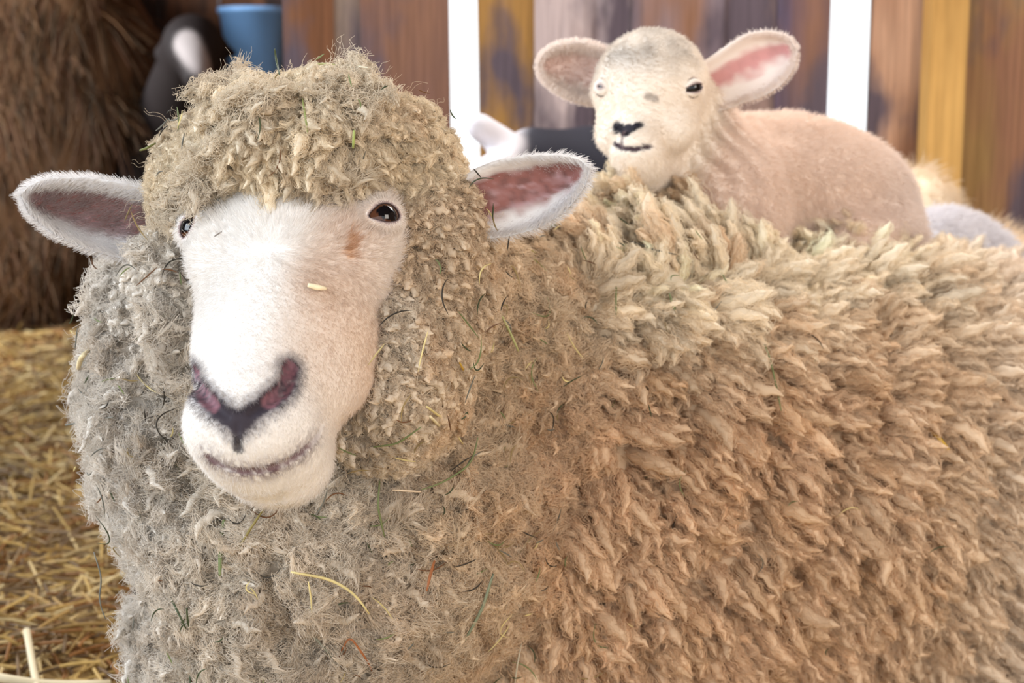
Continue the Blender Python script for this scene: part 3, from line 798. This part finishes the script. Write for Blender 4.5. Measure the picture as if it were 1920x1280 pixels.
# hay bale
def bale():
    c = np.array([-1.98, 5.0, .70]); r = .74; hl = .45
    root = empty('hay_bale', (c[0], c[1], 0)); tag(root, 'big shaggy brown round hay bale standing at the back on the left', 'hay bale')
    V = []; F = []; n = 64; prof = [(0, -hl), (.5, -hl-.03), (.9, -hl), (1, -hl+.08), (1.02, 0), (1, hl-.08), (.9, hl), (0, hl)]
    for a, yy in prof:
        for i in range(n):
            th = 2*math.pi*i/n; k = 1+.03*math.sin(5*th)+.02*math.sin(11*th)
            V.append(c+np.array([math.cos(th)*a*r*k, yy, math.sin(th)*a*r*k*.96]))
    for j in range(len(prof)-1):
        for i in range(n): F.append((j*n+i, (j+1)*n+i, (j+1)*n+(i+1) % n, j*n+(i+1) % n))
    mesh_obj('core', V, F, M_skin, root, np.tile(srgb(104, 76, 52), (len(V), 1)))
    V = np.array(V); p = sample(V, np.array(F), 26000)
    rv = p-c; face = (rv[:, 1] < -hl*.8)[:, None]
    nn = norm(np.where(face, np.array([0, -1., 0]), rv*np.array([1, 0, 1])))
    clump = np.stack([vnoise(p, 7, 80+i)-.5 for i in range(3)], 1)
    d = norm(nn*.35+clump*2.2+np.array([0, 0, -.9])+rng.normal(0, .35, p.shape)); L = .05+.12*rng.random(len(p)); t = np.linspace(0, 1, 5)
    pts = p[:, None]+d[:, None]*(t[None]*L[:, None])[..., None]+np.array([0, 0, -1.])*(t**2)[None, :, None]*L[:, None, None]*.4
    pts[..., 2] = np.maximum(pts[..., 2], .01)
    cl = .55*np.array([srgb(124, 92, 66), srgb(140, 98, 60), srgb(104, 84, 60), srgb(150, 112, 78), srgb(116, 74, 46)])[rng.integers(0, 5, len(p))]*(.7+.6*vnoise(p, 5, 77))[:, None]
    o = curves_obj('loose_hay', pts, np.broadcast_to(.0022*(1-.6*t), (len(p), 5)), cl, M_hay, root)
bale()

# bucket hung on the back wall
def lathe(prof, c, n=40):
    V = []; F = []
    for r, z in prof:
        for i in range(n): V.append((c[0]+r*math.cos(2*math.pi*i/n), c[1]+r*math.sin(2*math.pi*i/n), c[2]+z))
    for j in range(len(prof)-1):
        for i in range(n): F.append((j*n+i, j*n+(i+1) % n, (j+1)*n+(i+1) % n, (j+1)*n+i))
    return V, F
def tube(pts, r, n=8):
    pts = np.array(pts, float); V = []; F = []; r = np.broadcast_to(r, (len(pts),))
    for k, p in enumerate(pts):
        t = norm(pts[min(k+1, len(pts)-1)]-pts[max(k-1, 0)]); a = norm(np.cross(t, [0.3, .2, 1])); b = np.cross(t, a)
        for i in range(n): V.append(p+r[k]*(a*math.cos(2*math.pi*i/n)+b*math.sin(2*math.pi*i/n)))
    for k in range(len(pts)-1):
        for i in range(n): F.append((k*n+i, k*n+(i+1) % n, (k+1)*n+(i+1) % n, (k+1)*n+i))
    F.append(tuple(range(n))[::-1]); F.append(tuple((len(pts)-1)*n+i for i in range(n)))
    return V, F
bt = P(476, 16, 5.36); M_blue = mat('blue_plastic', srgb(146, 198, 255), .35, spec=.5); M_wire = mat('wire', srgb(150, 150, 155), .4)
bk = empty('bucket', (bt[0], bt[1], bt[2]-.34)); tag(bk, 'pale blue plastic bucket hanging on the dark back wall', 'bucket')
V, F = lathe([(0, -.34), (.084, -.34), (.090, -.33), (.128, -.02), (.134, -.02), (.136, 0), (.128, .002), (.124, -.01), (.086, -.325), (0, -.325)], bt)
mesh_obj('pail', V, F, M_blue, bk)
V, F = tube([bt+np.array([.132*math.cos(a), 0, .16*math.sin(a)]) for a in np.linspace(0, math.pi, 15)], .0035)
mesh_obj('handle', V, F, M_wire, bk)
V, F = tube([bt+np.array([0, .24, .15]), bt+np.array([0, .05, .15]), bt+np.array([0, -.01, .152]), bt+np.array([0, -.02, .175])], .006)
hk = mesh_obj('wall_hook', V, F, M_wire); tag(hk, 'grey iron hook in the back wall holding the bucket', 'hook')

# animals further back
def critter(name, label, cat, fn, lo, hi, h, colf, coatL=None, ncoat=20000):
    V, F = surface_net(fn, lo, hi, h); r = empty(name, tuple(((np.array(lo)+np.array(hi))/2*np.array([1, 1, 0])))); tag(r, label, cat)
    mesh_obj('body', V, F, M_skin, r, colf(V))
    if coatL and not NOHAIR:
        pts, R, c = fur(V, F, fn, ncoat, lambda p: np.tile(np.array([.3, .1, -.7]), (len(p), 1))+1.4*np.stack([vnoise(p, 30, 90+i)-.5 for i in range(3)], 1), coatL, colf, None, rad=.0006, bend=.55)
        curves_obj('coat', pts, R, c, M_fur, r)
    return r
def dark_sheep(p):
    h = P(362, 92, 4.3)
    s = cone(p, h+np.array([.0, -.0, .02]), h+np.array([.045, -.17, -.09]), .072, .042)
    s = smin(s, cone(p, h, P(330, 250, 4.75), .085, .15), .06)
    s = smin(s, ell(p, P(300, 330, 5.0), (.20, .40, .22)), .08)
    for sx in (-1, 1):
        s = smin(s, cone(p, h+np.array([sx*.05, .02, .02]), h+np.array([sx*.11, .03, -.01]), .022, .014), .03)
        for yy in (4.75, 5.2):
            x = P(300, 330, 5.0)[0]+sx*.11; s = smin(s, cone(p, (x, yy, .35), (x, yy, .02), .045, .026), .05)
    return s
def dark_col(p):
    c = np.tile(srgb(28, 21, 20), (len(p), 1)); b = trace(dark_sheep, [348, 364, 382], [78, 98, 124], 3.0)
    m = .45*sstep(.055, .030, poly_dist(p, b))[:, None]
    return c*(1-m)+srgb(208, 196, 192)*m
a0 = P(300, 330, 5.0)
critter('dark_sheep', 'dark brown sheep with a pale blaze, standing between the hay bale and the bucket', 'sheep', dark_sheep, (a0[0]-.35, 3.9, -.02), (a0[0]+.45, 5.5, 1.15), .014, dark_col)
def pied(p):
    s = cone(p, P(1000, 300, 2.62), P(1120, 330, 2.72), .06, .085)
    s = smin(s, ell(p, P(1110, 345, 2.75), (.10, .13, .10)), .05)
    s = smin(s, cone(p, P(1010, 318, 2.60), P(900, 238, 2.52), .034, .024), .03)
    s = smin(s, cone(p, P(960, 300, 2.55), P(880, 350, 2.42), .034, .030), .02)
    for sx in (-.045, .045):
        for px, dd in ((1060, 2.65), (1150, 2.8)):
            q = P(px, 380, dd)+np.array([0, sx, 0]); s = smin(s, cone(p, q, (q[0], q[1], .01), .028, .016), .03)
    return s
def pied_col(p):
    x = (p[:, 0]-P(975, 300, 2.6)[0]); m = sstep(-.01, .02, x+.02*(vnoise(p, 25)-.5))[:, None]
    return srgb(206, 202, 208)*(1-m)+srgb(38, 38, 48)*m
critter('pied_lamb', 'small black and white lamb standing behind the big ewe, beside the bright wall gap', 'lamb', pied, (-.25, 2.35, -.01), (.45, 3.0, .85), .009, pied_col)
def rear(p):
    s = ell(p, P(1708, 520, 2.62), (.095, .16, .20)); s = smin(s, ell(p, P(1850, 640, 2.66), (.13, .18, .21)), .08)
    s = smin(s, ell(p, P(1800, 700, 2.62), (.28, .2, .22)), .08)
    return smin(s, ell(p, P(1950, 800, 2.66), (.3, .19, .22)), .1)-.008*(vnoise(p, 25)-.5)
critter('ewe', 'second cream sheep lying behind, by the yellow timber post', 'sheep', rear, (.25, 2.25, 0), (1.6, 2.98, .75), .012, lambda p: np.tile(srgb(220, 200, 174), (len(p), 1))*(.9+.2*vnoise(p, 20))[:, None], .028)
def wl(p):
    s = cone(p, P(1765, 470, 2.22), P(1905, 560, 2.18), .062, .055)
    return smin(s, ell(p, P(1800, 500, 2.24), (.08, .08, .072)), .04)
critter('white_lamb', 'white lamb curled up on the ewe behind the tan lamb\'s haunch', 'lamb', wl, (.5, 2.05, .3), (1.0, 2.4, .65), .007, lambda p: np.tile(srgb(222, 218, 220), (len(p), 1)), .012)

#@SECTION hay on the fleece
M_stalk = mat('stalk', rough=.55, attr='col', spec=.3)
GRN = (120, 132, 88); PAL = (222, 208, 150); YEL = (204, 168, 70); BRN = (110, 78, 54); GRY = (112, 112, 104); DKG = (70, 80, 56); RUS = (164, 104, 66)
def lay(pts, col, r, label, name='hay_stalk', off=.031, lift=0., group=None, flat=1.0, fn=ewe_sdf):
    """a stalk lying on the fleece, rested on the lock tips; its ends may stand clear"""
    pts = np.array(pts, float); d = np.r_[0, np.cumsum(np.linalg.norm(np.diff(pts, axis=0), axis=1))]
    n = 12; t = np.linspace(0, d[-1], n); q = np.stack([np.interp(t, d, pts[:, k]) for k in (0, 1)], 1)
    for _ in range(2): q[1:-1] = (q[:-2]+2*q[1:-1]+q[2:])/4
    w = trace(fn, q[:, 0], q[:, 1]); g = grad(wool_raw, w, .004)
    dd = (w-CAM)@FW; k = np.arange(n)-(n-1)/2; f = np.polyfit(k, dd, 2); dd = .7*np.polyval(f, k)+.3*dd
    w = np.array([P(a, b, c-off) for (a, b), c in zip(q, dd)])
    u = np.linspace(0, 1, n); rr = r*(.35+.65*np.sin(math.pi*np.clip(u*.9+.08, 0, 1))**.6)
    V, F = tube(w, rr, 6); V = np.array(V).reshape(n, 6, 3)
    V = (w[:, None]+(V-w[:, None])*np.array([1, flat, 1])).reshape(-1, 3)
    c = srgb(*col)*(1+.25*(vnoise(V, 200)[:, None]-.5))
    o = mesh_obj(name, V, F, M_stalk, None, c); tag(o, label, 'hay', group or 'hay stalks caught in the wool'); return o
lay([(1355, 515), (1385, 570), (1440, 650), (1465, 770)], GRN, .0011, 'long green hay stem curving down the cream shoulder fleece')
lay([(1455, 690), (1500, 705), (1525, 712), (1512, 722)], BRN, .0010, 'hooked brown stem crossing the foot of the long green stem')
lay([(1708, 770), (1770, 830), (1800, 880), (1820, 930)], YEL, .0026, 'thick yellow straw on the blurred flank fleece')
lay([(1172, 470), (1155, 530), (1155, 620)], GRN, .0009, 'thin green stem hanging straight down nearest the ear on the cream fleece')
lay([(1185, 452), (1225, 468), (1268, 477)], GRY, .0010, 'grey green twiglet lying nearly level on the cream back fleece')
lay([(1255, 550), (1262, 575), (1278, 598)], GRN, .0013, 'short green blade in the middle of the cream shoulder fleece')
lay([(1270, 434), (1290, 426), (1303, 438), (1306, 455)], GRN, .0009, 'small looped green stem just below the lamb\'s chest')
lay([(1410, 558), (1404, 580), (1400, 600)], BRN, .0012, 'tiny upright brown seed stem beside the long green stem')
lay([(800, 762), (840, 792), (868, 832)], PAL, .0012, 'pale straw slanting down the wool right of the muzzle')
lay([(806, 780), (826, 800), (846, 824)], (236, 226, 190), .0014, 'short whitish straw under the pale slanting straw')
lay([(896, 820), (885, 870), (830, 905), (790, 918)], GRN, .0009, 'bent green stem on the neck wool right of the muzzle')
lay([(700, 838), (745, 832), (790, 800)], GRN, .0009, 'thin green stem on the cheek wool behind the mouth')
lay([(545, 1072), (620, 1085), (665, 1112), (692, 1150)], PAL, .0014, 'long curved pale straw on the chest below the chin')
lay([(578, 1090), (583, 1120), (585, 1155)], PAL, .0008, 'fine pale stem hanging under the curved chest straw')
lay([(925, 1075), (905, 1140), (865, 1212)], (134, 142, 118), .0016, 'grey green blade slanting across the lower shoulder wool')
lay([(350, 1140), (355, 1200), (357, 1290)], DKG, .0013, 'long dark green stem running out of the bottom of the chest wool')
lay([(302, 1085), (330, 1140), (352, 1185)], DKG, .0010, 'dark stem slanting to the top of the long dark green one')
lay([(420, 975), (414, 1020), (412, 1078)], GRN, .0022, 'thick green blade upright in the wool below the chin')
lay([(496, 952), (470, 990), (446, 1030)], (140, 128, 78), .0012, 'olive seed stem slanting just under the chin')
lay([(122, 797), (165, 790), (212, 782)], GRY, .0013, 'grey stem poking out of the ruff on the side of the straw floor')
lay([(158, 775), (170, 810), (182, 848)], GRY, .0009, 'thin grey stem crossing the one that pokes out of the ruff')
lay([(146, 692), (152, 670), (168, 655)], (226, 210, 170), .0026, 'pale curled husk at the edge of the ruff', name='hay_husk')
lay([(176, 1035), (192, 1085), (184, 1125), (198, 1160)], GRY, .0008, 'wavy grey stem dangling from the edge of the ruff')
lay([(250, 1108), (262, 1116), (274, 1130)], (74, 56, 46), .0030, 'dark brown seed husk hanging at the edge of the chest wool', name='seed_husk')
lay([(515, 92), (518, 112), (524, 140)], DKG, .0010, 'short dark stem standing up from the forelock')
lay([(574, 130), (596, 119), (628, 121)], (190, 192, 140), .0011, 'pale green stem arched over the top of the forelock')
lay([(648, 150), (655, 122), (690, 127)], (222, 214, 188), .0010, 'whitish bent stem at the top of the forelock')
lay([(664, 244), (663, 262), (662, 278)], (168, 184, 110), .0013, 'bright green blade in the forelock above the eye')
lay([(566, 180), (572, 215), (577, 250)], (150, 160, 100), .0009, 'thin green stem down the middle of the forelock')
lay([(262, 282), (275, 278), (292, 268)], (110, 112, 64), .0012, 'olive stem on the forelock above the ear beside the hay bale')
lay([(978, 1205), (970, 1245), (964, 1290)], (206, 200, 180), .0009, 'thin whitish stem at the bottom edge of the shoulder wool')
lay([(940, 590), (955, 620), (972, 658)], (176, 178, 122), .0013, 'pale green stem in the neck wool under the pink lined ear')
lay([(560, 1165), (600, 1205), (632, 1245)], (134, 136, 124), .0011, 'grey stem slanting down at the bottom of the chest')
lay([(640, 1220), (655, 1190), (690, 1240), (700, 1262)], RUS, .0010, 'rusty bent stem at the bottom of the chest')
lay([(815, 1050), (806, 1080), (800, 1108)], RUS, .0014, 'orange stem in the dark cleft beside the chest wool')
lay([(712, 900), (708, 950), (722, 1010)], GRN, .0010, 'green stem running down the wool behind the chin')
lay([(735, 918), (765, 920), (790, 922)], (226, 206, 180), .0010, 'short level pale straw behind the chin')
lay([(862, 680), (872, 700), (880, 722)], YEL, .0011, 'short yellow straw in the cheek wool')
lay([(402, 443), (410, 438), (416, 434)], (120, 110, 104), .0006, 'tiny dark bristle on the white face beside the far eye', fn=head, off=.006)
chip = lay([(577, 534), (592, 538), (612, 541)], (248, 232, 196), .0026, 'small pale wood chip stuck on the side of the nose', name='wood_chip', fn=head, off=.0055, flat=.5)
chip['category'] = 'wood chip'; del chip['group']
# fine chaff all through the neck wool
n = 520
r = sample(WV, WF, n*3, lambda p: (sstep(.25, -.05, p[:, 0])+.12)*(head(p) > .004)*((p-CAM)@FW < 1.62)*(topknot(p) > .004)+.25*(topknot(p) < .004))
g = grad(wool, r, .004); k = vis_ = ((CAM-r)*g).sum(-1)/np.linalg.norm(CAM-r, axis=-1) > .15; r = r[k][:n]; g = g[k][:n]
a = norm(np.cross(g, rng.normal(0, 1, r.shape))); b = np.cross(g, a); L = .005+.014*rng.random(len(r))**2; t = np.linspace(-1, 1, 5)
pts = (r+g*(.018+.016*rng.random((len(r), 1))))[:, None]+a[:, None]*(t[None, :, None]*L[:, None, None])+b[:, None]*((t**2)[None, :, None]*L[:, None, None]*rng.normal(0, .4, (len(r), 1, 1)))
cc = np.array([srgb(*x) for x in (DKG, GRY, BRN, GRN, PAL, (60, 56, 50), (150, 132, 92))])[rng.integers(0, 7, len(r))]
o = curves_obj('hay_chaff', pts, np.tile(np.array([.2, .9, 1, .9, .2])*.00065, (len(r), 1)), cc, M_hay); tag(o, 'fine hay chaff and seeds scattered through the ewe\'s neck and head wool', 'chaff', kind='stuff')
# sticks on the floor
def on_floor(px, py):
    d = norm(FW+RT*((px-960)/FPX)+UP*((640-py)/FPX)); t = (CAM[2]-.02)/-d[2]; return CAM+d*t
for pp, r_, lb in (([(-20, 1258), (90, 1252), (205, 1250)], .006, 'thick pale straw stalk lying level on the floor in front of the ruff'), ([(50, 1185), (62, 1230), (72, 1275)], .005, 'pale straw stalk lying across the thick level one on the floor')):
    w = np.array([on_floor(*x) for x in pp]); w = np.array([w[0]*(1-u)+w[2]*u for u in np.linspace(0, 1, 6)]); w[:, 2] = fz(w[:, 0], w[:, 1])+.045
    V, F = tube(w, r_, 8); o = mesh_obj('straw_stalk', V, F, M_stalk, None, np.tile(srgb(206, 192, 160), (len(V), 1))); tag(o, lb, 'straw', 'thick straws on the floor')
#@END
